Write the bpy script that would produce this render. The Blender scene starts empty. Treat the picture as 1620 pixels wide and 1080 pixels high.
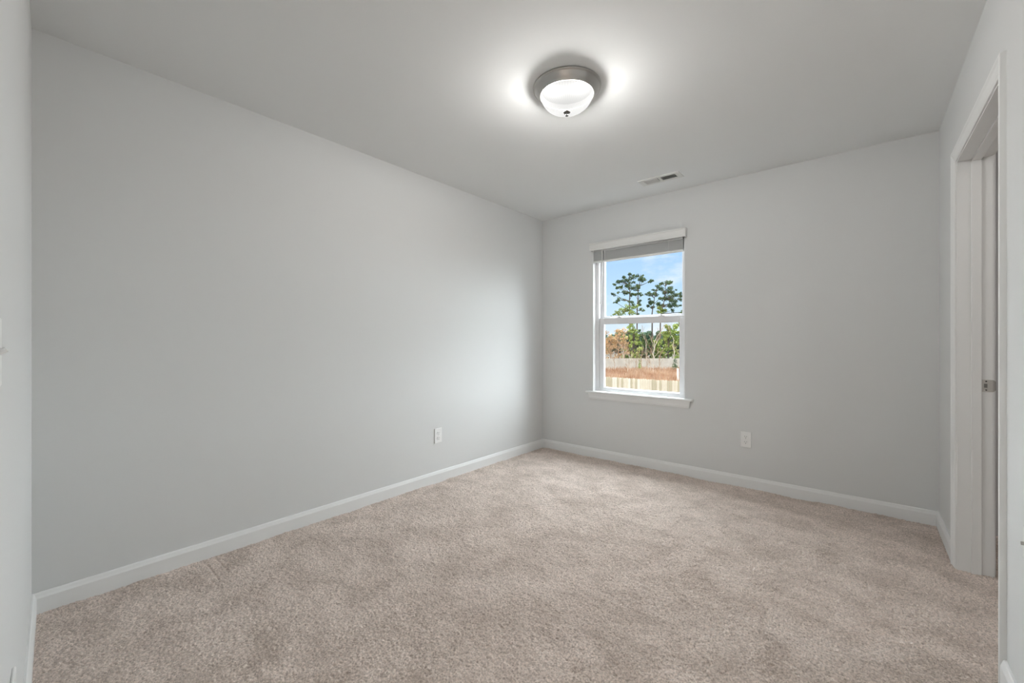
import bpy, bmesh, math, random
import numpy as np
from mathutils import Vector, Matrix
random.seed(7)
R = math.radians
sc = bpy.context.scene
C = sc.collection

# ------------------------------------------------------------------ camera
# Room frame: +y runs along the left wall to the window wall, +x to the right, camera at x=0,y=0
CZ = 1.137
cam_d = bpy.data.cameras.new('camera'); cam = bpy.data.objects.new('camera', cam_d); C.objects.link(cam)
cam_d.sensor_width = 36; cam_d.lens = 660/1620*36; cam_d.clip_start = 0.01; cam_d.clip_end = 1000
cam.location = (0, 0, CZ); cam.rotation_euler = (R(90), 0, R(40))
sc.camera = cam

# ------------------------------------------------------------------ world, sun, exposure
sc.view_settings.view_transform = 'Standard'; sc.view_settings.look = 'None'
sc.view_settings.gamma = 1; sc.view_settings.use_curve_mapping = False
sc.view_settings.exposure = 0.23
SUN = 35.0; SKY = 0.93; BULB = 25.0; HALL_FILL = 80.0; HALL2 = 3.6; DOME = 0.9; WARM = 4.3

w = bpy.data.worlds.new('sky'); sc.world = w; w.use_nodes = True
nt = w.node_tree; nt.nodes.clear(); N = nt.nodes.new; L = nt.links.new
tc = N('ShaderNodeTexCoord'); sep = N('ShaderNodeSeparateXYZ'); L(tc.outputs['Generated'], sep.inputs[0])
ramp = N('ShaderNodeValToRGB'); L(sep.outputs['Z'], ramp.inputs[0])
e = ramp.color_ramp.elements
e[0].position = 0.0; e[0].color = (.80, .88, .97, 1)
e[1].position = 1.0; e[1].color = (.30, .50, .92, 1)
m = ramp.color_ramp.elements.new(.09); m.color = (.58, .80, 1, 1)
m = ramp.color_ramp.elements.new(.20); m.color = (.43, .66, 1, 1)
mp = N('ShaderNodeMapping'); mp.inputs['Scale'].default_value = (1, 1, 2.6); mp.inputs['Location'].default_value = (.37, .2, .1); L(tc.outputs['Generated'], mp.inputs[0])
nz = N('ShaderNodeTexNoise'); nz.inputs['Scale'].default_value = 4.2; nz.inputs['Detail'].default_value = 7; nz.inputs['Roughness'].default_value = .58
L(mp.outputs[0], nz.inputs['Vector'])
cr = N('ShaderNodeValToRGB'); L(nz.outputs['Fac'], cr.inputs[0])
cr.color_ramp.elements[0].position = .56; cr.color_ramp.elements[0].color = (0, 0, 0, 1)
cr.color_ramp.elements[1].position = .72; cr.color_ramp.elements[1].color = (1, 1, 1, 1)
mx = N('ShaderNodeMixRGB'); mx.inputs[2].default_value = (1.0, 1.0, 1.02, 1)
L(cr.outputs[0], mx.inputs[0]); L(ramp.outputs[0], mx.inputs[1])
bg = N('ShaderNodeBackground'); bg.inputs['Strength'].default_value = SKY
wo = N('ShaderNodeOutputWorld'); L(mx.outputs[0], bg.inputs[0]); L(bg.outputs[0], wo.inputs[0])

def sun(name, strength, angle, az, el, col):
    """az = degrees from +y towards +x of the place the light comes FROM"""
    d = bpy.data.lights.new(name, 'SUN'); d.energy = strength; d.angle = R(angle); d.color = col
    o = bpy.data.objects.new(name, d); C.objects.link(o)
    v = Vector((math.sin(R(az))*math.cos(R(el)), math.cos(R(az))*math.cos(R(el)), math.sin(R(el))))
    o.rotation_euler = v.to_track_quat('Z', 'Y').to_euler(); o.location = (6, 20, 15)
    return o
sun('daylight_boost', SUN, 130, 2, 22, (.91, .965, 1.0))      # wide sun lamp added to strengthen the daylight through the window
sun('sun', WARM, 2, 207, 36, (1.0, .90, .76))             # low winter sun behind the house, lighting the yard

# ------------------------------------------------------------------ materials
MATS = {}
def mat(name, col, rough=.5, metal=0, spec=.5, bump=None, noise=None):
    """bump=(scale, strength, distance); noise=(scale, other_colour)"""
    if name in MATS: return MATS[name]
    mt = bpy.data.materials.new(name); mt.use_nodes = True; n = mt.node_tree; b = n.nodes['Principled BSDF']
    b.inputs['Base Color'].default_value = (*col, 1); b.inputs['Roughness'].default_value = rough
    b.inputs['Metallic'].default_value = metal; b.inputs['Specular IOR Level'].default_value = spec
    t = n.nodes.new('ShaderNodeTexCoord')
    if bump:
        q = n.nodes.new('ShaderNodeTexNoise'); q.inputs['Scale'].default_value = bump[0]; q.inputs['Detail'].default_value = 4
        n.links.new(t.outputs['Object'], q.inputs['Vector'])
        p = n.nodes.new('ShaderNodeBump'); p.inputs['Strength'].default_value = bump[1]; p.inputs['Distance'].default_value = bump[2]
        n.links.new(q.outputs['Fac'], p.inputs['Height']); n.links.new(p.outputs[0], b.inputs['Normal'])
    if noise:
        q = n.nodes.new('ShaderNodeTexNoise'); q.inputs['Scale'].default_value = noise[0]; q.inputs['Detail'].default_value = 5
        n.links.new(t.outputs['Object'], q.inputs['Vector'])
        r = n.nodes.new('ShaderNodeValToRGB'); r.color_ramp.elements[0].position = .35; r.color_ramp.elements[1].position = .65
        r.color_ramp.elements[0].color = (*col, 1); r.color_ramp.elements[1].color = (*noise[1], 1)
        n.links.new(q.outputs['Fac'], r.inputs[0]); n.links.new(r.outputs[0], b.inputs['Base Color'])
    MATS[name] = mt
    return mt

wall_m = mat('wall_paint', (.715, .722, .718), .85, 0, .25, (220, .06, .002))
ceil_m = mat('ceiling_paint', (.825, .835, .833), .92, 0, .2, (180, .08, .002))
trim_m = mat('trim_white', (.84, .845, .84), .42, 0, .4)
vinyl_m = mat('window_vinyl', (.78, .78, .79), .35, 0, .45)
plate_m = mat('plate_plastic', (.86, .86, .85), .35, 0, .5)
slot_m = mat('slot_dark', (.03, .03, .03), .6)
nickel_m = mat('brushed_nickel', (.50, .49, .47), .33, 1, .5, (90, .05, .001))
vent_m = mat('vent_enamel', (.72, .72, .70), .5)
duct_m = mat('duct_dark', (.06, .06, .055), .8)
blind_m = mat('blind_slat', (.715, .722, .718), .5, 0, .4, (60, .1, .001))
valance_m = mat('blind_valance', (.78, .78, .765), .45)

# glass
glass_m = bpy.data.materials.new('window_glass'); glass_m.use_nodes = True
n = glass_m.node_tree; n.nodes.clear()
tr = n.nodes.new('ShaderNodeBsdfTransparent'); tr.inputs[0].default_value = (.97, .985, .98, 1)
gl = n.nodes.new('ShaderNodeBsdfGlossy'); gl.inputs['Roughness'].default_value = 0
fr = n.nodes.new('ShaderNodeFresnel'); fr.inputs[0].default_value = 1.35
ms = n.nodes.new('ShaderNodeMixShader'); o_ = n.nodes.new('ShaderNodeOutputMaterial')
ge = n.nodes.new('ShaderNodeNewGeometry'); iv = n.nodes.new('ShaderNodeMath'); iv.operation = 'SUBTRACT'; iv.inputs[0].default_value = .8; n.links.new(ge.outputs['Backfacing'], iv.inputs[1]); iv.use_clamp = True
mu = n.nodes.new('ShaderNodeMath'); mu.operation = 'MULTIPLY'; n.links.new(fr.outputs[0], mu.inputs[0]); n.links.new(iv.outputs[0], mu.inputs[1])
n.links.new(mu.outputs[0], ms.inputs[0]); n.links.new(tr.outputs[0], ms.inputs[1]); n.links.new(gl.outputs[0], ms.inputs[2]); n.links.new(ms.outputs[0], o_.inputs[0])

# lamp dome: frosted ribbed glass with bulbs behind it
dome_m = bpy.data.materials.new('frosted_dome_glass'); dome_m.use_nodes = True
n = dome_m.node_tree; n.nodes.clear()
tcd = n.nodes.new('ShaderNodeTexCoord'); sx = n.nodes.new('ShaderNodeSeparateXYZ'); n.links.new(tcd.outputs['Object'], sx.inputs[0])
at = n.nodes.new('ShaderNodeMath'); at.operation = 'ARCTAN2'; n.links.new(sx.outputs['Y'], at.inputs[0]); n.links.new(sx.outputs['X'], at.inputs[1])
def mth(op, a, b=None):
    q = n.nodes.new('ShaderNodeMath'); q.operation = op
    for i, v in enumerate((a, b)):
        if v is None: continue
        if isinstance(v, (int, float)): q.inputs[i].default_value = v
        else: n.links.new(v, q.inputs[i])
    return q.outputs[0]
rib_glow = mth('MULTIPLY', mth('SINE', mth('MULTIPLY', at.outputs[0], 60)), .035)              # light and dark of the ribs, put into the glow
bulb_glow = mth('MULTIPLY', mth('COSINE', mth('MULTIPLY', mth('SUBTRACT', at.outputs[0], .5), 2)), .05)   # brighter sides near the two bulbs, put into the glow
em = n.nodes.new('ShaderNodeEmission'); em.inputs[0].default_value = (1, .995, .975, 1)
n.links.new(mth('MULTIPLY', mth('ADD', mth('ADD', rib_glow, bulb_glow), .93), DOME), em.inputs[1])
tp = n.nodes.new('ShaderNodeBsdfTransparent'); m2 = n.nodes.new('ShaderNodeMixShader'); m2.inputs[0].default_value = .3
o_ = n.nodes.new('ShaderNodeOutputMaterial')
n.links.new(em.outputs[0], m2.inputs[1]); n.links.new(tp.outputs[0], m2.inputs[2]); n.links.new(m2.outputs[0], o_.inputs[0])

# carpet
carpet_m = bpy.data.materials.new('cut_pile_carpet'); carpet_m.use_nodes = True
n = carpet_m.node_tree; b = n.nodes['Principled BSDF']; b.inputs['Roughness'].default_value = 1; b.inputs['Specular IOR Level'].default_value = .05
b.inputs['Sheen Weight'].default_value = .15; b.inputs['Sheen Roughness'].default_value = .6
t = n.nodes.new('ShaderNodeTexCoord')
def noise_n(scale, detail, rough=.5, dist=0, vec=None):
    q = n.nodes.new('ShaderNodeTexNoise'); q.inputs['Scale'].default_value = scale; q.inputs['Detail'].default_value = detail
    q.inputs['Roughness'].default_value = rough; q.inputs['Distortion'].default_value = dist
    n.links.new(vec or t.outputs['Object'], q.inputs['Vector']); return q
def ramp_n(src, p0, c0, p1, c1):
    r = n.nodes.new('ShaderNodeValToRGB'); r.color_ramp.elements[0].position = p0; r.color_ramp.elements[1].position = p1
    r.color_ramp.elements[0].color = (*c0, 1); r.color_ramp.elements[1].color = (*c1, 1)
    n.links.new(src, r.inputs[0]); return r
# nap lying in different directions: broad swept patches
mpn = n.nodes.new('ShaderNodeMapping'); mpn.inputs['Rotation'].default_value = (0, 0, R(28)); mpn.inputs['Scale'].default_value = (1, 1.35, 1)
n.links.new(t.outputs['Object'], mpn.inputs[0])
q1 = noise_n(4.2, 8, .70, .45, mpn.outputs[0])
r1 = ramp_n(q1.outputs['Fac'], .34, (.61, .51, .445), .60, (.84, .725, .655))
q2 = noise_n(140, 3, .7)
r2 = ramp_n(q2.outputs['Fac'], .34, (.58, .56, .54), .62, (1.16, 1.16, 1.16))
mm = n.nodes.new('ShaderNodeMixRGB'); mm.blend_type = 'MULTIPLY'; mm.inputs[0].default_value = 1
n.links.new(r1.outputs[0], mm.inputs[1]); n.links.new(r2.outputs[0], mm.inputs[2]); n.links.new(mm.outputs[0], b.inputs['Base Color'])
q3 = noise_n(330, 3, .6)
bp = n.nodes.new('ShaderNodeBump'); bp.inputs['Strength'].default_value = .5; bp.inputs['Distance'].default_value = .003
n.links.new(q3.outputs['Fac'], bp.inputs['Height']); n.links.new(bp.outputs[0], b.inputs['Normal'])

# ------------------------------------------------------------------ helpers
def ME(name, bm, m, parent=None, smooth=False, bevel=0, seg=2):
    me = bpy.data.meshes.new(name); bm.normal_update(); bm.to_mesh(me); bm.free()
    o = bpy.data.objects.new(name, me); C.objects.link(o)
    for x in (m if isinstance(m, list) else [m]): me.materials.append(x)
    if smooth:
        for p in me.polygons: p.use_smooth = True
    if parent is not None: o.parent = parent
    if bevel:
        bv = o.modifiers.new('bevel', 'BEVEL'); bv.width = bevel; bv.segments = seg; bv.limit_method = 'ANGLE'; bv.angle_limit = R(35)
    return o
def box(bm, x0, x1, y0, y1, z0, z1):
    v = [bm.verts.new(p) for p in ((x0,y0,z0),(x1,y0,z0),(x1,y1,z0),(x0,y1,z0),(x0,y0,z1),(x1,y0,z1),(x1,y1,z1),(x0,y1,z1))]
    for f in ((3,2,1,0),(4,5,6,7),(0,1,5,4),(1,2,6,5),(2,3,7,6),(3,0,4,7)): bm.faces.new([v[i] for i in f])
def BX(name, dims, m, parent=None, bevel=0, seg=2):
    bm = bmesh.new()
    for d in (dims if isinstance(dims[0], (tuple, list)) else [dims]): box(bm, *d)
    return ME(name, bm, m, parent, bevel=bevel, seg=seg)
def struct(o): o['kind'] = 'structure'; return o
def EMP(name, loc=(0, 0, 0), rot=(0, 0, 0)):
    o = bpy.data.objects.new(name, None); C.objects.link(o); o.location = loc; o.rotation_euler = rot; o.empty_display_size = .1; return o
def tag(o, label, cat, group=None, kind=None):
    o['label'] = label; o['category'] = cat
    if group: o['group'] = group
    if kind: o['kind'] = kind
    return o
def prism(bm, prof, p0, p1, nrm, up=Vector((0, 0, 1)), m0=0, m1=0):
    """sweep profile [(out, up)] from p0 to p1; nrm = outward; m0/m1 = mitre (shift along the run per unit out)"""
    p0, p1, nrm = Vector(p0), Vector(p1), Vector(nrm).normalized(); d = (p1-p0).normalized()
    a = [bm.verts.new(p0 + nrm*u + up*v + d*(u*m0)) for u, v in prof]
    c = [bm.verts.new(p1 + nrm*u + up*v - d*(u*m1)) for u, v in prof]
    k = len(prof)
    for i in range(k): bm.faces.new((a[i], a[(i+1) % k], c[(i+1) % k], c[i]))
    bm.faces.new(a[::-1]); bm.faces.new(c)
    bmesh.ops.recalc_face_normals(bm, faces=bm.faces[:])
def lathe(bm, prof, cx=0, cy=0, n=64, flute=0, nf=0):
    rings = []
    for r, z in prof:
        if r < 1e-6: rings.append([bm.verts.new((cx, cy, z))]); continue
        ring = []
        for i in range(n):
            a = 2*math.pi*i/n; rr = r + (flute*r/.13*math.cos(a*nf) if flute else 0)
            ring.append(bm.verts.new((cx+rr*math.cos(a), cy+rr*math.sin(a), z)))
        rings.append(ring)
    for A, B in zip(rings, rings[1:]):
        for i in range(n):
            j = (i+1) % n
            if len(A) == 1 and len(B) == 1: continue
            if len(A) == 1: bm.faces.new((A[0], B[j], B[i]))
            elif len(B) == 1: bm.faces.new((A[i], A[j], B[0]))
            else: bm.faces.new((A[i], A[j], B[j], B[i]))
    bmesh.ops.recalc_face_normals(bm, faces=bm.faces[:])
def tube(bm, pts, rads, n=6):
    pts = [Vector(p) for p in pts]; prev = None
    for i, p in enumerate(pts):
        d = (pts[min(i+1, len(pts)-1)] - pts[max(i-1, 0)]).normalized()
        a = d.orthogonal().normalized() if abs(d.z) > .9 else d.cross(Vector((0, 0, 1))).normalized()
        if abs(d.z) > .9: a = (Vector((1, 0, 0)) - d*d.x).normalized()
        c = d.cross(a)
        ring = [bm.verts.new(p + (a*math.cos(2*math.pi*k/n) + c*math.sin(2*math.pi*k/n))*rads[i]) for k in range(n)]
        if prev:
            for k in range(n): bm.faces.new((prev[k], prev[(k+1) % n], ring[(k+1) % n], ring[k]))
        else: bm.faces.new(ring[::-1])
        prev = ring
    bm.faces.new(prev)

# ------------------------------------------------------------------ room shell
XL, XR, YB, H = -2.646, .365, 3.672, 2.44
WX0, WX1, WZ0, WZ1 = -2.037, -1.157, .650, 2.062          # window opening
DY0, DY1, DZ = 2.163, 3.035, 2.035                         # doorway on the right wall
T = .12
struct(BX('wall_left', (XL-T, XL, -.3, YB+.2, 0, H), wall_m))
struct(BX('wall_back', [(XL, WX0, YB, YB+.16, 0, H), (WX1, XR+T, YB, YB+.16, 0, H), (WX0, WX1, YB, YB+.16, 0, WZ0-.02), (WX0, WX1, YB, YB+.16, WZ1, H)], wall_m))
struct(BX('wall_right', [(XR, XR+T, -.3, DY0-.02, 0, H), (XR, XR+T, DY1+.02, YB, 0, H), (XR, XR+T, DY0-.02, DY1+.02, DZ+.02, H)], wall_m))
# wall behind the camera, very slightly out of square, with the entry doorway beside the camera
near = EMP('wall_near', (XL, .045, 0), (0, 0, math.atan(-.0425))); near['kind'] = 'structure'
EN0, EN1 = 1.96, 2.78
BX('wall_surface', [(0, EN0-.02, -T, 0, 0, H), (EN1+.02, 3.02, -T, 0, 0, H), (EN0-.02, EN1+.02, -T, 0, DZ+.02, H)], wall_m, near)
struct(BX('ceiling', [(XL-.1, XR+T, -.2, YB+.15, H, H+.1)], ceil_m))

# floor carpet: real tufted relief
def band(nx, ny, step, lo, hi, seed):
    rs = np.random.RandomState(seed); f = np.fft.rfft2(rs.randn(ny, nx))
    fx = np.fft.rfftfreq(nx, step)[None, :]; fy = np.fft.fftfreq(ny, step)[:, None]; k = np.sqrt(fx**2+fy**2)
    k0 = 1/hi; k1 = 1/lo
    g = 1/(1+(k/k1)**6) * (1-1/(1+(k/k0)**4+1e-9))
    a = np.fft.irfft2(f*g, s=(ny, nx)); return a/a.std()
GROOVES = [((-2.573, .632), (-2.364, .629)), ((-2.618, .680), (-2.41, .684))]
def carpet(name, x0, x1, y0, y1, step, seed=3):
    nx = int((x1-x0)/step)+1; ny = int((y1-y0)/step)+1
    a = band(nx, ny, step, .0075, .015, seed); c = band(nx, ny, step, .03, .09, seed+1); d = band(nx, ny, step, .2, .6, seed+2)
    pit = np.clip(-band(nx, ny, step, .009, .025, seed+4)-1.25, 0, 2)
    z = -.0014*np.abs(a)*2 + .0009*c + .0018*d - .0055*pit - .001
    X, Y = np.meshgrid(np.linspace(x0, x1, nx), np.linspace(y0, y1, ny))
    for (gx0, gy0), (gx1, gy1) in GROOVES:                    # short dents pressed into the pile by a vacuum head
        ex, ey = gx1-gx0, gy1-gy0; l2 = ex*ex+ey*ey; u = np.clip(((X-gx0)*ex+(Y-gy0)*ey)/l2, 0, 1)
        z -= .006*np.exp(-(((X-gx0-u*ex)**2+(Y-gy0-u*ey)**2)/.004**2))
    z = np.clip(z, -.016, .003)
    co = np.stack([X, Y, z], -1).reshape(-1, 3).astype(np.float32)
    i = np.arange(nx*ny).reshape(ny, nx)
    q = np.stack([i[:-1, :-1], i[:-1, 1:], i[1:, 1:], i[1:, :-1]], -1).reshape(-1, 4)
    me = bpy.data.meshes.new(name); me.vertices.add(nx*ny); me.vertices.foreach_set('co', co.ravel())
    me.loops.add(q.size); me.loops.foreach_set('vertex_index', q.ravel().astype(np.int32))
    me.polygons.add(len(q)); me.polygons.foreach_set('loop_start', (np.arange(len(q))*4).astype(np.int32))
    me.polygons.foreach_set('use_smooth', np.ones(len(q), dtype=bool))
    me.update(calc_edges=True); me.materials.append(carpet_m)
    o = bpy.data.objects.new(name, me); C.objects.link(o); return o
struct(carpet('floor', XL-.02, XR+.34, -.05, YB+.02, .0036))
struct(BX('floor_hall', [(XL-.1, XR+1.6, -2.2, YB+.15, -.06, -.018)], carpet_m))

# baseboards: square face, eased top
BH, BT = .086, .014
bprof = [(0, -.01), (BT, -.01), (BT, BH-.022), (BT-.003, BH-.014), (BT-.006, BH-.004), (BT-.009, BH), (0, BH)]
def baseboard(name, p0, p1, nrm, m0=0, m1=0, parent=None):
    bm = bmesh.new(); prism(bm, bprof, p0, p1, nrm, m0=m0, m1=m1)
    o = ME(name, bm, trim_m, parent)
    if parent is None: struct(o)
    return o
baseboard('baseboard_left', (XL, .02, 0), (XL, YB, 0), (1, 0, 0), 0, 1)
baseboard('baseboard_back', (XL, YB, 0), (XR, YB, 0), (0, -1, 0), 1, 1)
CW = .057
baseboard('baseboard_right', (XR, YB, 0), (XR, DY1+CW, 0), (-1, 0, 0), 1, 0)
baseboard('baseboard_entry', (XR, DY0-CW, 0), (XR, .0, 0), (-1, 0, 0), 0, 0)
baseboard('baseboard_near', (.0, 0, 0), (EN0-CW, 0, 0), (0, 1, 0), 0, 0, near)

# ------------------------------------------------------------------ doorway on the right wall
cprof = [(0, 0), (.006, 0), (.008, .004), (.007, .008), (.009, .013), (.0115, .026), (.0135, .038), (.017, .048), (.017, CW-.004), (.015, CW-.001), (0, CW)]
def casing_set(parent, a0, a1, ztop, to3, side='', base=0):
    """a0/a1 opening edges along the wall; to3(a, out, z) maps to 3-D"""
    def piece(name, pts0, pts1):
        bm = bmesh.new(); A = [bm.verts.new(p) for p in pts0]; B = [bm.verts.new(p) for p in pts1]; k = len(A)
        for i in range(k): bm.faces.new((A[i], A[(i+1) % k], B[(i+1) % k], B[i]))
        bm.faces.new(A[::-1]); bm.faces.new(B); bmesh.ops.recalc_face_normals(bm, faces=bm.faces[:])
        ME(name, bm, trim_m, parent)
    r = .005
    piece('side_casing', [to3(a1+r+w, o, -.005) for o, w in cprof], [to3(a1+r+w, o, ztop+r+w) for o, w in cprof])
    piece('side_casing', [to3(a0-r-w, o, -.005) for o, w in cprof], [to3(a0-r-w, o, ztop+r+w) for o, w in cprof])
    piece('head_casing', [to3(a0-r-w, o, ztop+r+w) for o, w in cprof], [to3(a1+r+w, o, ztop+r+w) for o, w in cprof])
door = struct(EMP('door_1', (XR, DY1, 0)))
def dp(o, parent=door):                     # parent keeping world coordinates
    o.parent = parent; o.matrix_parent_inverse = Matrix.Translation(-parent.location) ; return o
def sub(name, dims, m, bevel=0, par=door):
    ds = dims if isinstance(dims[0], (tuple, list)) else [dims]
    ds = [(a-par.location.x, b_-par.location.x, c-par.location.y, d-par.location.y, e_-par.location.z, f-par.location.z) for a, b_, c, d, e_, f in ds]
    return BX(name, ds, m, par, bevel=bevel)
casing_set(door, DY0-DY1, 0, DZ, lambda a, o, z: (-o, a, z))
casing_set(door, DY0-DY1, 0, DZ, lambda a, o, z: (T+o, a, z))
sub('side_jamb', (XR, XR+T, DY1, DY1+.02, -.01, DZ+.02), trim_m)
sub('side_jamb', (XR, XR+T, DY0-.02, DY0, -.01, DZ+.02), trim_m)
sub('head_jamb', (XR, XR+T, DY0, DY1, DZ, DZ+.02), trim_m)
sx0, sx1 = XR+.048, XR+.082
sub('door_stop', [(sx0, sx1, DY1-.011, DY1, -.005, DZ), (sx0, sx1, DY0, DY0+.011, -.005, DZ), (sx0, sx1, DY0, DY1, DZ-.011, DZ)], trim_m, .002)
# strike plate with curved lip
bm = bmesh.new(); ang = []
zc = .922
s0, s1 = XR+.083, XR+T+.001
prof = [(s0, DY1-.0015), (s1-.002, DY1-.0015), (s1+.004, DY1-.0005), (s1+.009, DY1+.004), (s1+.009, DY1+.006), (s1+.003, DY1+.002), (s0, DY1+.001)]
def strike_zs(i): return (.029, .029, .025, .019, .019, .025, .029)[i]
A = [bm.verts.new((x-XR, y-DY1, zc-strike_zs(i))) for i, (x, y) in enumerate(prof)]
B = [bm.verts.new((x-XR, y-DY1, zc+strike_zs(i))) for i, (x, y) in enumerate(prof)]
k = len(A)
for i in range(k): bm.faces.new((A[i], A[(i+1) % k], B[(i+1) % k], B[i]))
bm.faces.new(A[::-1]); bm.faces.new(B); bmesh.ops.recalc_face_normals(bm, faces=bm.faces[:])
sp = ME('strike_plate', bm, nickel_m, door)
bm = bmesh.new(); box(bm, .0895, .101, -.0025, -.0012, zc-.010, zc+.010)
h = ME('latch_hole', bm, mat('latch_shadow', (.20, .195, .185), .5, .6), sp, bevel=.001)
for dz in (-.021, .021):
    bm = bmesh.new(); bmesh.ops.create_cone(bm, cap_ends=True, segments=14, radius1=.0035, radius2=.0028, depth=.001, matrix=Matrix.Translation((.097, -.0020, zc+dz)) @ Matrix.Rotation(R(90), 4, 'X'))
    ME('screw', bm, slot_m, sp)

# entry doorway beside the camera (behind it): frame in the near wall
ent = struct(EMP('door_2', near.location, near.rotation_euler))
casing_set(ent, EN0, EN1, DZ, lambda a, o, z: (a, o, z))
BX('side_jamb', [(EN0-.02, EN0, -T, 0, 0, DZ+.02)], trim_m, ent); BX('side_jamb', [(EN1, EN1+.02, -T, 0, 0, DZ+.02)], trim_m, ent)
BX('head_jamb', [(EN0, EN1, -T, 0, DZ, DZ+.02)], trim_m, ent)

# the hall behind the entry and the space behind the right doorway
struct(BX('wall_hall', [(XL-.1, XR+1.6, -2.2, -2.1, 0, H), (XL-.2, XL-.1, -2.2, -.3, 0, H), (XR+1.5, XR+1.6, -2.1, YB+.15, 0, H), (XR+T, XR+1.5, YB+.02, YB+.15, 0, H)], wall_m))
struct(BX('ceiling_hall', [(XL-.2, XR+T, -2.2, -.2, H, H+.1), (XR+T, XR+1.6, -2.2, YB+.15, H, H+.1)], ceil_m))

# ------------------------------------------------------------------ window
win = struct(EMP('window_1', ((WX0+WX1)/2, YB, WZ0)))
def W(name, dims, m, bevel=0, par=win):
    ds = dims if isinstance(dims[0], (tuple, list)) else [dims]; l = win.location
    return BX(name, [(a-l.x, b_-l.x, c-l.y, d-l.y, e_-l.z, f-l.z) for a, b_, c, d, e_, f in ds], m, par, bevel=bevel)
W('jamb_extension', [(WX0-.001, WX0+.005, YB-.001, YB+.06, WZ0, WZ1), (WX1-.005, WX1+.001, YB-.001, YB+.06, WZ0, WZ1), (WX0, WX1, YB, YB+.06, WZ1-.005, WZ1)], trim_m)
yf = YB+.050
fx0, fx1 = WX0+.005, WX1-.005
W('window_frame', [(fx0, fx0+.034, yf, yf+.10, WZ0, WZ1), (fx1-.013, fx1, yf, yf+.10, WZ0, WZ1), (fx0+.034, fx1-.013, yf, yf+.10, WZ0, WZ0+.014), (fx0+.034, fx1-.013, yf, yf+.10, WZ1-.035, WZ1),
                   (fx0+.034, fx0+.041, yf+.042, yf+.048, WZ0, WZ1), (fx1-.020, fx1-.013, yf+.042, yf+.048, WZ0, WZ1)], vinyl_m, .0015)
def sash(name, x0, x1, z0, z1, y0, y1, st, rb, rt):
    o = W(name, [(x0, x0+st, y0, y1, z0, z1), (x1-st, x1, y0, y1, z0, z1), (x0+st, x1-st, y0, y1, z0, z0+rb), (x0+st, x1-st, y0, y1, z1-rt, z1)], vinyl_m, .003)
    g = .0035                                                 # glazing bead
    W('glazing_bead', [(x0+st, x0+st+g, y0+.010, y1-.004, z0+rb, z1-rt), (x1-st-g, x1-st, y0+.010, y1-.004, z0+rb, z1-rt), (x0+st+g, x1-st-g, y0+.010, y1-.004, z0+rb, z0+rb+g), (x0+st+g, x1-st-g, y0+.010, y1-.004, z1-rt-g, z1-rt)], vinyl_m, par=o)
    W('glass_pane', [(x0+st+.001, x1-st-.001, y0+.018, y0+.021, z0+rb+.001, z1-rt-.001)], glass_m, par=o)
    return o
sx0_, sx1_ = fx0+.035, fx1-.014
lo = sash('lower_sash', sx0_, sx1_, WZ0+.008, 1.366, yf+.010, yf+.040, .0455, .026, .056)
up_ = sash('upper_sash', sx0_, sx1_, 1.335, WZ1-.036, yf+.049, yf+.078, .0345, .048, .040)
for fx in (.25, .75):                                         # tilt latches on the meeting rail
    xx = sx0_+(sx1_-sx0_)*fx; W('sash_lock', [(xx-.03, xx+.03, yf+.013, yf+.034, 1.3655, 1.373), (xx-.012, xx+.012, yf+.011, yf+.034, 1.372, 1.381)], vinyl_m, .002, par=lo)
# stool and apron
bm = bmesh.new()
sp_ = [(-.060, 0), (.030, 0), (.0335, -.003), (.035, -.009), (.0335, -.015), (.030, -.018), (-.060, -.018)]
l = win.location
def to_w(p): return Vector(p)-l
# inside part + horns
prism(bm, sp_, to_w((WX0, YB, WZ0)), to_w((WX1, YB, WZ0)), (0, -1, 0))
hp = [(0.0, 0)] + sp_[1:6] + [(0.0, -.018)]
prism(bm, hp, to_w((WX0-.066, YB, WZ0)), to_w((WX0, YB, WZ0)), (0, -1, 0)); prism(bm, hp, to_w((WX1, YB, WZ0)), to_w((WX1+.070, YB, WZ0)), (0, -1, 0))
ME('window_sill', bm, trim_m, win)
bm = bmesh.new()
ap = [(0, 0), (.024, 0), (.022, -.012), (.0165, -.030), (.0145, -.046), (.011, -.054), (.009, -.060), (0, -.060)]
A = []
for sgn, xx in ((-1, WX0-.030), (1, WX1+.036)):
    A.append([bm.verts.new(to_w((xx+sgn*(u-.009)*.9, YB-u, WZ0-.018+v))) for u, v in ap])
k = len(ap)
for i in range(k): bm.faces.new((A[0][i], A[0][(i+1) % k], A[1][(i+1) % k], A[1][i]))
bm.faces.new(A[0][::-1]); bm.faces.new(A[1]); bmesh.ops.recalc_face_normals(bm, faces=bm.faces[:])
ME('window_apron', bm, trim_m, win)

# ------------------------------------------------------------------ blind, raised
bl = EMP('window_blind', ((WX0+WX1)/2, YB, WZ1))
tag(bl, 'off-white horizontal slat blind pulled up under its valance over the window', 'blind')
def BB(name, dims, m, bevel=0, par=bl):
    ds = dims if isinstance(dims[0], (tuple, list)) else [dims]; l = bl.location
    return BX(name, [(a-l.x, b_-l.x, c-l.y, d-l.y, e_-l.z, f-l.z) for a, b_, c, d, e_, f in ds], m, par, bevel=bevel)
vx0, vx1 = WX0-.016, WX1+.018
bm = bmesh.new(); l = bl.location
vp = [(.032, 0), (.040, 0), (.043, .004), (.041, .012), (.043, .018), (.043, .058), (.046, .064), (.044, .073), (.032, .073)]
prism(bm, vp, Vector((vx0, YB, 2.024))-l, Vector((vx1, YB, 2.024))-l, (0, -1, 0))
box(bm, vx0-l.x, vx0+.008-l.x, -.033, 0, 2.024-l.z, 2.097-l.z); box(bm, vx1-.008-l.x, vx1-l.x, -.033, 0, 2.024-l.z, 2.097-l.z)
ME('valance', bm, valance_m, bl)
bx0, bx1 = WX0+.012, WX1-.014
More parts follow.
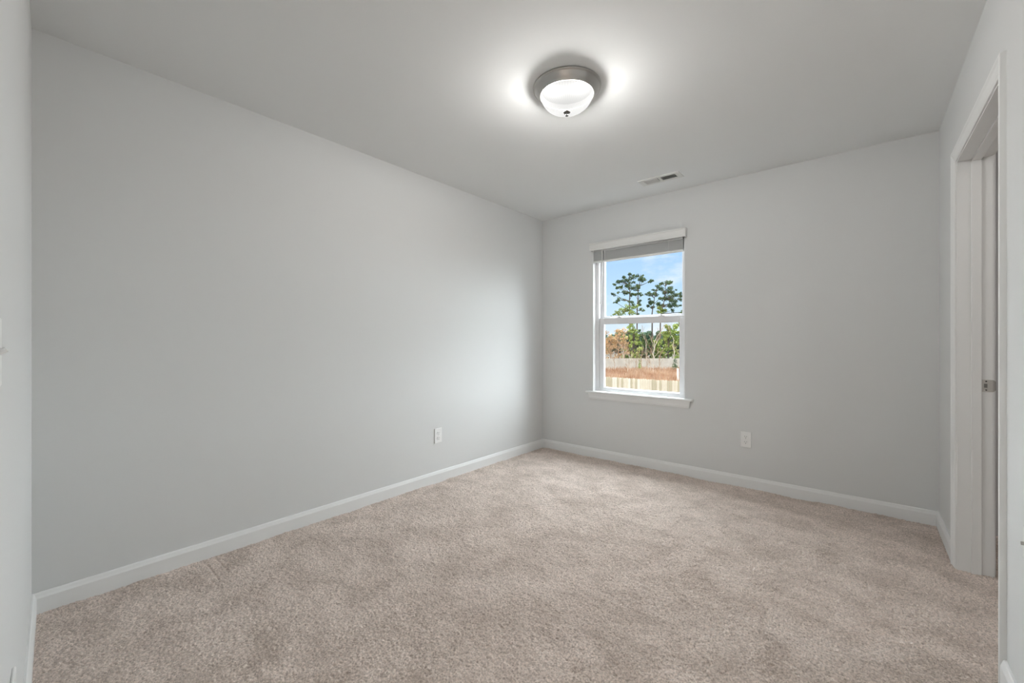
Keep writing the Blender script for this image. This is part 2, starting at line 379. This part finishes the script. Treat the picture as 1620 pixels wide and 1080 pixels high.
BB('headrail', (bx0, bx1, YB-.006, YB+.045, 2.012, 2.053), blind_m, .002)
zz = 2.009
for i in range(13):
    zz -= .0062
    BB('slat', (bx0, bx1, YB-.006+random.uniform(-.001, .001), YB+.044+random.uniform(-.001, .001), zz, zz+.0032), blind_m, .0008)
BB('bottom_rail', (bx0, bx1, YB-.007, YB+.044, zz-.016, zz-.002), valance_m, .003)
for xx in (bx0+.12, bx1-.12):
    BB('ladder_cord', [(xx-.002, xx+.002, YB-.009, YB-.0075, zz-.01, 2.02)], valance_m)
bm = bmesh.new(); tube(bm, [Vector((-1.925, YB-.022, 2.035))-l, Vector((-1.926, YB-.020, 2.0))-l, Vector((-1.942, YB-.016, 1.53))-l], [.0055, .006, .006], 8)
tube(bm, [Vector((-1.942, YB-.016, 1.53))-l, Vector((-1.943, YB-.016, 1.50))-l], [.0075, .006], 8)
ME('tilt_wand', bm, mat('wand_plastic', (.55, .54, .52), .4), bl)

# ------------------------------------------------------------------ flush ceiling lamp
LX, LY = -1.160, 1.820
lamp = EMP('ceiling_lamp', (LX, LY, H))
tag(lamp, 'flush ceiling lamp with brushed nickel rim and lit ribbed glass dome', 'ceiling lamp')
bm = bmesh.new()
lathe(bm, [(.0, -.002), (.168, -.0005), (.172, -.003), (.173, -.007), (.171, -.011), (.167, -.012), (.164, -.016), (.157, -.026), (.148, -.037), (.143, -.041), (.1415, -.045), (.138, -.047), (.134, -.046), (.132, -.040)], n=96)
ME('lamp_pan', bm, nickel_m, lamp, smooth=True)
bm = bmesh.new(); lathe(bm, [(.132, -.040), (.130, -.014), (0, -.012)], n=64)
ME('lamp_light_absorber', bm, mat('black_absorber', (.008, .008, .008), 1, 0, 0), lamp, smooth=False)  # black liner added to swallow bulb light inside the pan
bm = bmesh.new(); pr = []
for i in range(15):
    a = i/14*math.pi/2
    pr.append((.131*math.cos(a)**.82 if i < 14 else 0, -.040-.086*math.sin(a)**1.08))
lathe(bm, pr, n=240, flute=.0011, nf=60)
ME('glass_dome', bm, dome_m, lamp, smooth=True)
bm = bmesh.new(); lathe(bm, [(0, -.122), (.017, -.125), (.0185, -.128), (.015, -.132), (.004, -.134), (.005, -.138), (.008, -.141), (.008, -.147), (.003, -.1495), (0, -.150)], n=32)
ME('finial', bm, mat('finial_nickel', (.22, .215, .205), .45, 1), lamp, smooth=True)
for dx, dy in ((-.055, -.03), (.055, .03)):                   # the two bulbs
    d = bpy.data.lights.new('bulb', 'POINT'); d.energy = BULB/2/.3; d.color = (1.0, .985, .955); d.shadow_soft_size = .038
    o = bpy.data.objects.new('bulb', d); C.objects.link(o); o.location = (LX+dx, LY+dy, H-.0625)

# hall lamps, unseen: entry one added as fill, other inferred from the jamb
em_m = bpy.data.materials.new('unseen_lamp_glow'); em_m.use_nodes = True
b = em_m.node_tree.nodes['Principled BSDF']; b.inputs['Base Color'].default_value = (.9, .9, .88, 1)
b.inputs['Emission Color'].default_value = (1, .95, .88, 1); b.inputs['Emission Strength'].default_value = 1
def unseen_lamp(x, y, power, col, label):
    o = EMP('unseen_hall_lamp', (x, y, H)); tag(o, label, 'ceiling lamp')
    bm = bmesh.new(); lathe(bm, [(.0, -.001), (.17, -.001), (.17, -.012), (.15, -.03), (.13, -.03), (.13, -.01), (0, -.01)], n=48); ME('lamp_pan', bm, nickel_m, o, smooth=True)
    bm = bmesh.new(); lathe(bm, [(.128, -.012), (.12, -.03), (.09, -.05), (.05, -.06), (0, -.063)], n=48); ME('glass_dome', bm, em_m, o, smooth=True)
    d = bpy.data.lights.new('unseen_hall_light', 'AREA'); d.shape = 'DISK'; d.size = .26; d.energy = power; d.color = col
    q = bpy.data.objects.new('unseen_hall_light', d); C.objects.link(q); q.location = (x, y, H-.075)
unseen_lamp(-1.75, -1.0, HALL_FILL, (1, .98, .95), 'added unseen fill lamp on the hall ceiling outside the entry doorway')
unseen_lamp(1.15, 2.35, HALL2, (1, .95, .90), 'flush lamp beyond the right hand doorway')

# ------------------------------------------------------------------ ceiling vent
vt = EMP('ceiling_vent', (-1.2365, 3.322, H)); tag(vt, 'small white slotted air register in the ceiling near the window wall', 'vent')
vw, vh = .325, .132                                          # outer face
iw, ih = .247, .073
bm = bmesh.new()
fz0, fz1 = -.006, 0
for (x0, x1, y0, y1) in ((-vw/2, -iw/2, -vh/2, vh/2), (iw/2, vw/2, -vh/2, vh/2), (-iw/2, iw/2, -vh/2, -ih/2), (-iw/2, iw/2, ih/2, vh/2), (-.010, .010, -ih/2, ih/2)):
    box(bm, x0, x1, y0, y1, fz0, fz1)
ME('vent_frame', bm, vent_m, vt)
BX('duct_opening', (-iw/2, iw/2, -ih/2, ih/2, -.0008, -.0002), duct_m, vt)
for side in (-1, 1):
    nsl = 10
    for i in range(nsl):
        x = side*(.016 + (iw/2-.020)*(i+.5)/nsl)
        bm = bmesh.new(); box(bm, -.0005, .0005, -ih/2, ih/2, -.0058, .0058)
        o = ME('louver', bm, vent_m, vt); o.location = (x, 0, -.0062); o.rotation_euler = (0, -side*R(48), 0)

# ------------------------------------------------------------------ outlets and switch
def outlet(loc, rotz, label):
    """local: x = right along wall, -y = out of the wall, z up"""
    o = EMP('wall_outlet', loc, (0, 0, rotz)); tag(o, label, 'outlet', None)
    bm = bmesh.new(); box(bm, -.037, .037, -.0065, 0, -.060, .060); pl = ME('cover_plate', bm, plate_m, o, bevel=.003)
    for s in (-1, 1):
        bm = bmesh.new(); bmesh.ops.create_cone(bm, cap_ends=True, segments=24, radius1=.0165, radius2=.0165, depth=.004, matrix=Matrix.Translation((0, -.0075, s*.0205)) @ Matrix.Rotation(R(90), 4, 'X'))
        for v in bm.verts: v.co.z = s*.0205 + max(-.0135, min(.0135, v.co.z-s*.0205))
        rc = ME('receptacle', bm, plate_m, o)
        for xx, hh in ((-.0065, .0075), (.0065, .0065)):
            BX('slot', (xx-.0011, xx+.0011, -.0100, -.0092, s*.0205+.003-hh/2+.002, s*.0205+.003+hh/2+.002), slot_m, rc)
        bm = bmesh.new(); bmesh.ops.create_cone(bm, cap_ends=True, segments=12, radius1=.0027, radius2=.0027, depth=.0008, matrix=Matrix.Translation((0, -.0097, s*.0205-.0072)) @ Matrix.Rotation(R(90), 4, 'X'))
        ME('ground_hole', bm, slot_m, rc)
    bm = bmesh.new(); bmesh.ops.create_cone(bm, cap_ends=True, segments=14, radius1=.003, radius2=.003, depth=.001, matrix=Matrix.Translation((0, -.0070, 0)) @ Matrix.Rotation(R(90), 4, 'X'))
    ME('screw', bm, vent_m, pl)
    return o
outlet((XL, 2.215, .372), R(90), 'white duplex outlet on the long left wall above the baseboard')
outlet((-.695, YB, .372), 0, 'white duplex outlet on the window wall, right of the window')
nd = Vector((1, -.0425, 0)).normalized(); nb = Vector((XL, .045, 0)); na = math.atan(-.0425)
def on_near(r, z): p = nb+nd*r; return (p.x, p.y, z)
outlet(on_near(1.195, .333), math.pi+na, 'white outlet seen edge-on low at the left edge of the photo')
sw = EMP('light_switch', on_near(1.56, 1.119), (0, 0, math.pi+na)); tag(sw, 'white toggle light switch at the left edge of the photo', 'switch')
BX('cover_plate', (-.036, .036, -.0055, 0, -.058, .058), plate_m, sw, bevel=.0025)
bm = bmesh.new(); tube(bm, [(0, -.003, 0), (0, -.008, .002), (0, -.0125, .005)], [.0055, .0048, .0042], 8); ME('toggle', bm, plate_m, sw)
# small plate at the right edge of the photo
cp = EMP('wall_plate', (XR, 1.868, .555), (0, 0, R(-90))); tag(cp, 'small painted wall plate with a metal jack, cut by the right edge of the photo', 'wall plate')
BX('cover_plate', (-.030, .030, -.005, 0, -.045, .045), mat('painted_plate', (.74, .745, .735), .5), cp, bevel=.0025)
bm = bmesh.new(); tube(bm, [(0, -.005, 0), (0, -.014, 0)], [.0055, .005], 12); ME('jack', bm, nickel_m, cp)
# ------------------------------------------------------------------ the yard and woods outside, seen from the upper floor
GZ = -3.0
ca, sa = math.cos(R(40)), math.sin(R(40))
def site(s, t, z=GZ):
    """s metres to the right, t metres ahead of the house corner (bearing 40 degrees left of +y)"""
    return Vector((s*ca-t*sa, s*sa+t*ca, z))
ground_m = mat('dry_ground', (.035, .024, .016), .95, 0, .1, noise=(.35, (.045, .036, .02)))
brush_m = mat('red_brown_brush', (.30, .17, .105), .95, 0, .1, noise=(.5, (.46, .33, .23)))
fence_m = [mat('weathered_fence_wood', (.64, .58, .47), .85, 0, .15), mat('greyed_fence_wood', (.47, .42, .31), .85, 0, .15), mat('pale_fence_board', (.72, .67, .57), .85, 0, .15)]
fence2_m = mat('pale_fence_wood', (.52, .47, .40), .85, 0, .15, noise=(1.3, (.62, .58, .50)))
rail_m = mat('fence_rail_wood', (.46, .36, .25), .85, 0, .15)
bark_m = mat('pine_bark', (.12, .095, .078), .95, 0, .1)
pale_m = mat('pale_bark', (.55, .47, .38), .9, 0, .1)
twig_m = mat('twig_bark', (.36, .25, .17), .95, 0, .1)
needle_m = mat('pine_needles', (.045, .085, .045), .8, 0, .15, noise=(.9, (.13, .17, .065)))
needle2_m = mat('young_pine_needles', (.15, .22, .055), .8, 0, .15, noise=(.8, (.36, .40, .12)))
tan_m = mat('tan_oak_leaves', (.40, .24, .12), .9, 0, .1, noise=(.7, (.58, .42, .25)))
far_m = mat('distant_evergreen', (.09, .16, .11), .9, 0, .1, noise=(.3, (.13, .20, .12)))
white_m = mat('white_post_paint', (.85, .82, .76), .6)
g = BX('ground', (-140, 110, YB+1.5, 240, GZ-.3, GZ), ground_m); struct(g)

RS = np.random.RandomState(11)
def leaves(name, clumps, m, parent, size=(.10, .22), per=60, flat=.7):
    """clumps = [(centre Vector, radius)]; many small needle-tuft faces in one mesh"""
    P = []
    for c, r in clumps:
        k = max(8, int(per*(r/.5)**1.6))
        d = RS.randn(k, 3); d /= np.linalg.norm(d, axis=1)[:, None]; d *= (RS.rand(k)**.45)[:, None]*r; d[:, 2] *= flat
        ctr = np.array(c)[None, :]+d
        a = RS.randn(k, 3); a /= np.linalg.norm(a, axis=1)[:, None]; b_ = np.cross(a, RS.randn(k, 3)); b_ /= np.linalg.norm(b_, axis=1)[:, None]
        s = (size[0]+RS.rand(k)*(size[1]-size[0]))[:, None]
        P.append(np.stack([ctr-a*s, ctr-b_*s*.55, ctr+a*s, ctr+b_*s*.55], 1))
    P = np.concatenate(P); k = len(P)
    me = bpy.data.meshes.new(name); me.from_pydata(P.reshape(-1, 3).tolist(), [], np.arange(k*4).reshape(k, 4).tolist()); me.materials.append(m)
    o = bpy.data.objects.new(name, me); C.objects.link(o); o.parent = parent; return o
def bent(p0, p1, n=6, wob=.15, rnd=random):
    p0, p1 = Vector(p0), Vector(p1); L_ = (p1-p0).length
    return [p0.lerp(p1, i/n) + (Vector((rnd.uniform(-1, 1), rnd.uniform(-1, 1), rnd.uniform(-.3, .3)))*wob*L_*.1 if 0 < i < n else Vector()) for i in range(n+1)]
def limb(bm, p0, p1, r0, r1, n=5, wob=.3, sides=5):
    pts = bent(p0, p1, n, wob); tube(bm, pts, [r0+(r1-r0)*i/n for i in range(n+1)], sides)

PT = 70.0; K = PT/660
def tall_pine(base_px, trunk, clumps, label, light=(), pt=70, deep=1.1):
    """crown described by where each foliage pad sits (metres beside the view axis, height)"""
    PT = pt; K = PT/660; b0 = site((base_px-810)*K, PT, GZ); o = EMP('pine_tree', b0); tag(o, label, 'tree', 'tall pines beyond the far fence')
    def W3(cx, cy, dep=0): return site((950+cx/9.39-810)*K, PT+dep, CZ+(540-(395+cy/9.39))*K) - b0
    bm = bmesh.new(); tp_ = [Vector((0, 0, 0))]+[W3(x, y) for x, y in trunk]
    n_ = len(tp_); tube(bm, tp_, [.14-.10*i/(n_-1) for i in range(n_)], 8); ME('trunk', bm, bark_m, o)
    bm = bmesh.new(); cl = []; cl2 = []
    for i, (cx, cy, r) in enumerate(clumps):
        c = W3(cx, cy, random.uniform(-deep, deep)); rr = r*.0122
        # the limb leaves the trunk a little below the pad
        best = min(tp_[1:], key=lambda p: abs(p.z-(c.z-.5))); limb(bm, best, c, .055, .02, 4, .35, 4)
        tgt = cl2 if (cx, cy, r) in light else cl
        for k in range(3): tgt.append((c+Vector((random.uniform(-1, 1), random.uniform(-1, 1), random.uniform(-.6, .6)))*rr*.6, rr*random.uniform(.5, .75)))
    ME('branches', bm, bark_m, o)
    leaves('foliage', cl, needle_m, o, (.06, .15), 95)
    if cl2: leaves('lower_foliage', cl2, needle2_m, o, (.06, .15), 80)
    return o
A_ = [(430,370,35),(490,380,35),(350,420,40),(300,460,45),(240,500,40),(400,450,60),(470,430,50),(290,550,20),(330,560,40),(400,530,60),(480,550,60),(225,575,32),(200,655,36),(255,640,22),(360,640,40),(410,640,42),(480,660,45),(250,750,42),(205,790,32),(370,735,28),(430,790,42),(330,460,30),(270,480,30)]
A2 = [(400,860,70),(330,880,40),(260,925,40),(210,955,30),(440,910,80),(320,940,60),(480,860,55),(150,990,22)]
tall_pine(1000, [(440, 1500), (436, 1100), (432, 900), (430, 760), (438, 640), (428, 520), (430, 400), (440, 360)], A_+A2, 'leftmost tall pine with layered flat crown in the window view', A2, 67.5)
B_ = [(590,370,38),(640,385,35),(570,440,55),(630,470,45),(670,420,32),(710,480,46),(742,465,24),(600,520,50),(560,560,45),(560,640,45),(600,680,36),(530,660,45),(590,760,42),(570,800,45),(505,810,36),(600,890,36),(560,940,40),(540,600,35),(620,900,28),(500,480,40)]
tall_pine(1007.5, [(540, 1500), (543, 1100), (545, 900), (556, 740), (558, 620), (575, 540), (590, 440), (596, 370)], B_, 'second tall pine from the left, its thin trunk bare below', (), 72.5)
C_ = [(760,605,26),(720,645,40),(690,638,22),(790,660,55),(850,650,50),(830,560,42),(780,790,60),(730,800,36),(690,840,36),(800,850,36),(720,730,24),(870,720,40),(850,600,34)]
tall_pine(1031, [(765, 1480), (768, 1100), (766, 950), (775, 880), (795, 800), (800, 720), (825, 640), (840, 560)], C_, 'tall pine with a broad leaning crown, third from the left', (), 69)
D_ = [(960,480,56),(920,500,46),(1000,500,44),(930,570,56),(1010,570,50),(960,640,75),(1030,620,60),(1095,605,40),(1140,592,22),(1060,680,75),(1150,660,44),(1200,680,40),(960,720,75),(1050,760,66),(1130,760,56),(1190,740,36),(885,790,44),(940,820,66),(1020,840,66),(1100,830,56),(1070,900,46),(1180,820,28),(1250,720,40),(1260,820,40)]
D2 = [(870,880,48),(920,920,56),(1190,930,30),(855,930,46),(900,860,50),(960,900,40),(1230,920,40)]
tall_pine(1046, [(880, 1500), (890, 1100), (900, 950), (925, 850), (950, 740), (965, 640), (965, 540), (962, 470)], D_+D2, 'rightmost tall pine, the fullest crown, against the right sash edge', D2, 73)

def bushy_tree(px, t, ptop, w_px, m, label, group, name='bushy_tree', kinds=26, pbase=578, size=(.08, .2), dens=70, bark=bark_m, seed=0):
    rnd = random.Random(seed); k = t/660; b0 = site((px-810)*k, t, GZ); top = CZ+(540-ptop)*k; h = top-GZ; rw = w_px*k/2
    o = EMP(name, b0); tag(o, label, 'tree', group)
    bm = bmesh.new(); limb(bm, (0, 0, 0), (rnd.uniform(-.2, .2), 0, h*.85), .13, .04, 6, .2, 6)
    cl = []
    for i in range(kinds):
        z = h*(.18+.78*rnd.random()); f = z/h; rad = rw*(1.0 if f < .5 else 1.15-.9*(f-.5)*2)*(.35+.65*rnd.random()); a = rnd.uniform(0, 6.28)
        c = Vector((rad*math.cos(a), rad*math.sin(a), z)); cl.append((c, rnd.uniform(.35, .75)*max(.6, rw*.45)))
        limb(bm, (0, 0, z*.8), c, .04, .015, 3, .3, 4)
    ME('trunk', bm, bark, o); leaves('foliage', cl, m, o, size, dens, .8); return o
GP = 'young green pines behind the far fence'
for i, (px, t, pt, wp) in enumerate(((994, 63.5, 513, 24), (1003, 60, 508, 22), (1010, 64, 518, 14), (1050, 65, 523, 20), (1057, 61.5, 512, 22), (1066, 65, 508, 20), (1076, 62, 504, 22), (1030, 66, 533, 20), (1019, 62.5, 535, 18), (1086, 66, 506, 20), (1040, 62, 536, 20))):
    o = bushy_tree(px, t, pt, wp, needle2_m if i not in (2, 7, 8) else needle_m, 'young green pine among others behind the pale far fence', GP, seed=i+20, kinds=30)
for i, (px, t, pt, wp) in enumerate(((955, 66, 521, 30), (966, 61.5, 524, 26), (978, 66.5, 519, 24), (987, 61.5, 514, 18), (944, 62, 524, 26))):
    bushy_tree(px, t, pt, wp, tan_m, 'bare tan and orange tree at the left of the window view', 'tan trees at the left behind the far fence', 'tan_tree', 34, size=(.04, .13), dens=60, bark=twig_m, seed=i+50)
for i in range(17):
    t = (150, 172)[i % 2]+RS.rand()*3; px = 905+i*12.4
    k = t/660; b0 = site((px-810)*k, t, GZ); h = 6.6+RS.rand()*1.8
    if i == 0: pass
    o = EMP('distant_tree', b0); tag(o, 'distant dark evergreen in the hazy tree line on the horizon', 'tree', 'tree line on the horizon')
    bm = bmesh.new(); tube(bm, [(0, 0, 0), (0, 0, h*.6)], [.15, .1], 5); ME('trunk', bm, bark_m, o)
    leaves('foliage', [(Vector((RS.uniform(-1.1, 1.1), RS.uniform(-.8, .8), z)), 1.5) for z in np.linspace(.8, h-.9, 9)], far_m, o, (.2, .5), 60, .8)

# bare pale trees and saplings
def bare_tree(px, t, ptop, label, forks=2, r=.09, seed=0, spread=.22, twigs=9, m=pale_m, name='bare_tree', group='bare pale trees by the far fence', lean=0):
    rnd = random.Random(seed); k = t/660; b0 = site((px-810)*k, t, GZ); h = CZ+(540-ptop)*k-GZ
    o = EMP(name, b0); tag(o, label, 'tree', group)
    bm = bmesh.new(); tw = bmesh.new(); dirv = site(1, 0, 0)
    def grow(p, d, L_, r_, lvl):
        q = p+d*L_; limb(bm if lvl < 2 else tw, p, q, r_, r_*.55, 5, .3, 5 if lvl < 2 else 3)
        if lvl >= 3: return
        n_ = forks if lvl == 0 else twigs//2
        for j in range(n_):
            s_ = rnd.choice((-1, 1)); nd_ = (d+dirv*s_*rnd.uniform(.2, .6)*spread*4+Vector((rnd.uniform(-.3, .3), rnd.uniform(-.3, .3), rnd.uniform(.1, .5)))).normalized()
            f = 1 if (j == 0 and lvl == 0) else rnd.uniform(.35, 1)
            grow(p+d*L_*f, nd_, L_*rnd.uniform(.35, .6), r_*.5, lvl+1)
    grow(Vector((0, 0, 0)), (Vector((0, 0, 1))+dirv*lean).normalized(), h*.62, r, 0)
    ME('trunk', bm, m, o); ME('twigs', tw, twig_m, o)['kind'] = 'stuff'; return o
bare_tree(1022, 60, 520, 'straight pale bare trunk in the middle of the window view', 3, .06, 1)
bare_tree(1034, 59.5, 512, 'pale bare tree forked high, right of the straight bare trunk', 4, .075, 5, .3, lean=.02)
bare_tree(1066, 60, 510, 'pale bare trunk in front of the right hand green pines', 2, .06, 3)
bare_tree(1077, 59, 530, 'thin pale bare trunk at the right sash edge', 2, .05, 13)
bare_tree(986, 58, 535, 'grey bare tree between the tan trees and the green pines', 5, .05, 6, .3, 12)
SG = 'bare saplings in the red brush'
for i, (px, t, pt) in enumerate(((997, 50, 553), (993, 48, 565), (1030, 50, 555), (1034, 47, 548), (1006, 52, 548), (1043, 52, 545), (1015, 52, 550), (1024, 51, 550), (972, 52, 545))):
    bare_tree(px, t, pt, 'slender bare sapling standing in the reddish brush', 4, .035, 30+i, .3, 8, pale_m if i < 4 else twig_m, 'bare_sapling', SG)

# fences
def fence(name, y0, xa, xb, panel, h, m, mr, label, topz, rail_side=1):
    o = EMP(name, ((xa+xb)/2, y0, GZ)); tag(o, label, 'fence'); n_ = int(round((xb-xa)/panel))
    for i in range(n_):
        a = xa+i*panel-o.location.x; bm = bmesh.new(); k = int(panel/.145)
        for j in range(k):
            x = a+j*panel/k; hh = h+random.uniform(-.015, .015)
            vs = [(x+.008, 0), (x+panel/k-.008, 0), (x+panel/k-.008, hh-.04), (x+panel/k-.03, hh), (x+.03, hh), (x+.008, hh-.04)]
            A = [bm.verts.new((u, -.010+random.uniform(-.004, .004), v+.04)) for u, v in vs]; B = [bm.verts.new((v_.co.x, v_.co.y+.018, v_.co.z)) for v_ in A]
            fs = [bm.faces.new(A), bm.faces.new(B[::-1])] + [bm.faces.new((A[q], B[q], B[(q+1) % 6], A[(q+1) % 6])) for q in range(6)]
            if isinstance(m, list):
                mi = random.choice((0, 0, 1, 2))
                for f_ in fs: f_.material_index = mi
        bmesh.ops.recalc_face_normals(bm, faces=bm.faces[:]); ME('picket_panel', bm, m, o)
        BX('rail', [(a, a+panel, -.055*rail_side-.02, -.055*rail_side+.02, z, z+.09) for z in (.3, h*.55, h-.25)], mr, o)
        BX('post', (a-.05, a+.05, -.13*rail_side, -.03*rail_side, 0, h+.02), mr, o)
    return o
fence('wooden_fence', 24.4, -24.0, 2.4, 2.4, 1.83, fence_m, rail_m, 'weathered board fence nearest the house, across the bottom of the window', GZ, -1)
f2 = fence('wooden_fence', 0, -12, 36, 2.4, 1.80, fence2_m, rail_m, 'pale board fence in front of the woods beyond the red brush', GZ, -1)
f2.location = site(22, 57, GZ); f2.rotation_euler = (0, 0, R(40)+R(0))
# white marker post
po = EMP('marker_post', site((1072-810)*40/660, 40, GZ)); tag(po, 'white square post standing in the reddish brush at the right', 'post')
BX('post', (-.06, .06, -.06, .06, 0, 1.48), white_m, po, bevel=.01); BX('cap', (-.075, .075, -.075, .075, 1.48, 1.54), white_m, po, bevel=.015)
# brush: dry reddish grass and stalks, nobody could count it
P = []; 
for i in range(26000):
    t = 30+26*RS.rand()**.8; s_ = (t/660)*RS.uniform(110, 300); h_ = RS.uniform(.45, 1.0)*(.6+.4*math.sin(s_*1.3+t*.7)**2)
    if t < 38: h_ *= .8
    b0 = site(s_, t, GZ); ww = RS.uniform(.015, .05); a = RS.uniform(0, 3.14); dx = Vector((math.cos(a), math.sin(a), 0))*ww; ln = Vector((RS.uniform(-.25, .25), RS.uniform(-.25, .25), h_))
    P += [b0-dx, b0+dx, b0+ln+dx*.25, b0+ln-dx*.25]
me = bpy.data.meshes.new('dry_brush'); me.from_pydata([tuple(p) for p in P], [], [tuple(range(i*4, i*4+4)) for i in range(len(P)//4)]); me.materials.append(brush_m)
o = bpy.data.objects.new('dry_brush', me); C.objects.link(o); tag(o, 'reddish brown dry brush covering the field between the two fences', 'brush', kind='stuff')
# small evergreen shrubs against the far fence
for px, py, r_, lb in ((1068, 571, .55, 'small dark green shrub in front of the pale fence at the right'), (1012, 573.5, .35, 'low yellow green shrub at the middle of the pale fence')):
    t = 53.5; b0 = site((px-810)*t/660, t, GZ); top = CZ-(py-6-540)*t/660-GZ
    o = EMP('green_shrub', b0); tag(o, lb, 'shrub')
    bm = bmesh.new(); tube(bm, [(0, 0, 0), (0, 0, top*.8)], [.04, .02], 5); ME('stem', bm, bark_m, o)
    leaves('foliage', [(Vector((0, 0, top*f)), r_*(1.1-f)+.1) for f in (.3, .5, .7, .85)], needle_m if px > 1050 else needle2_m, o, (.04, .1), 130, 1)
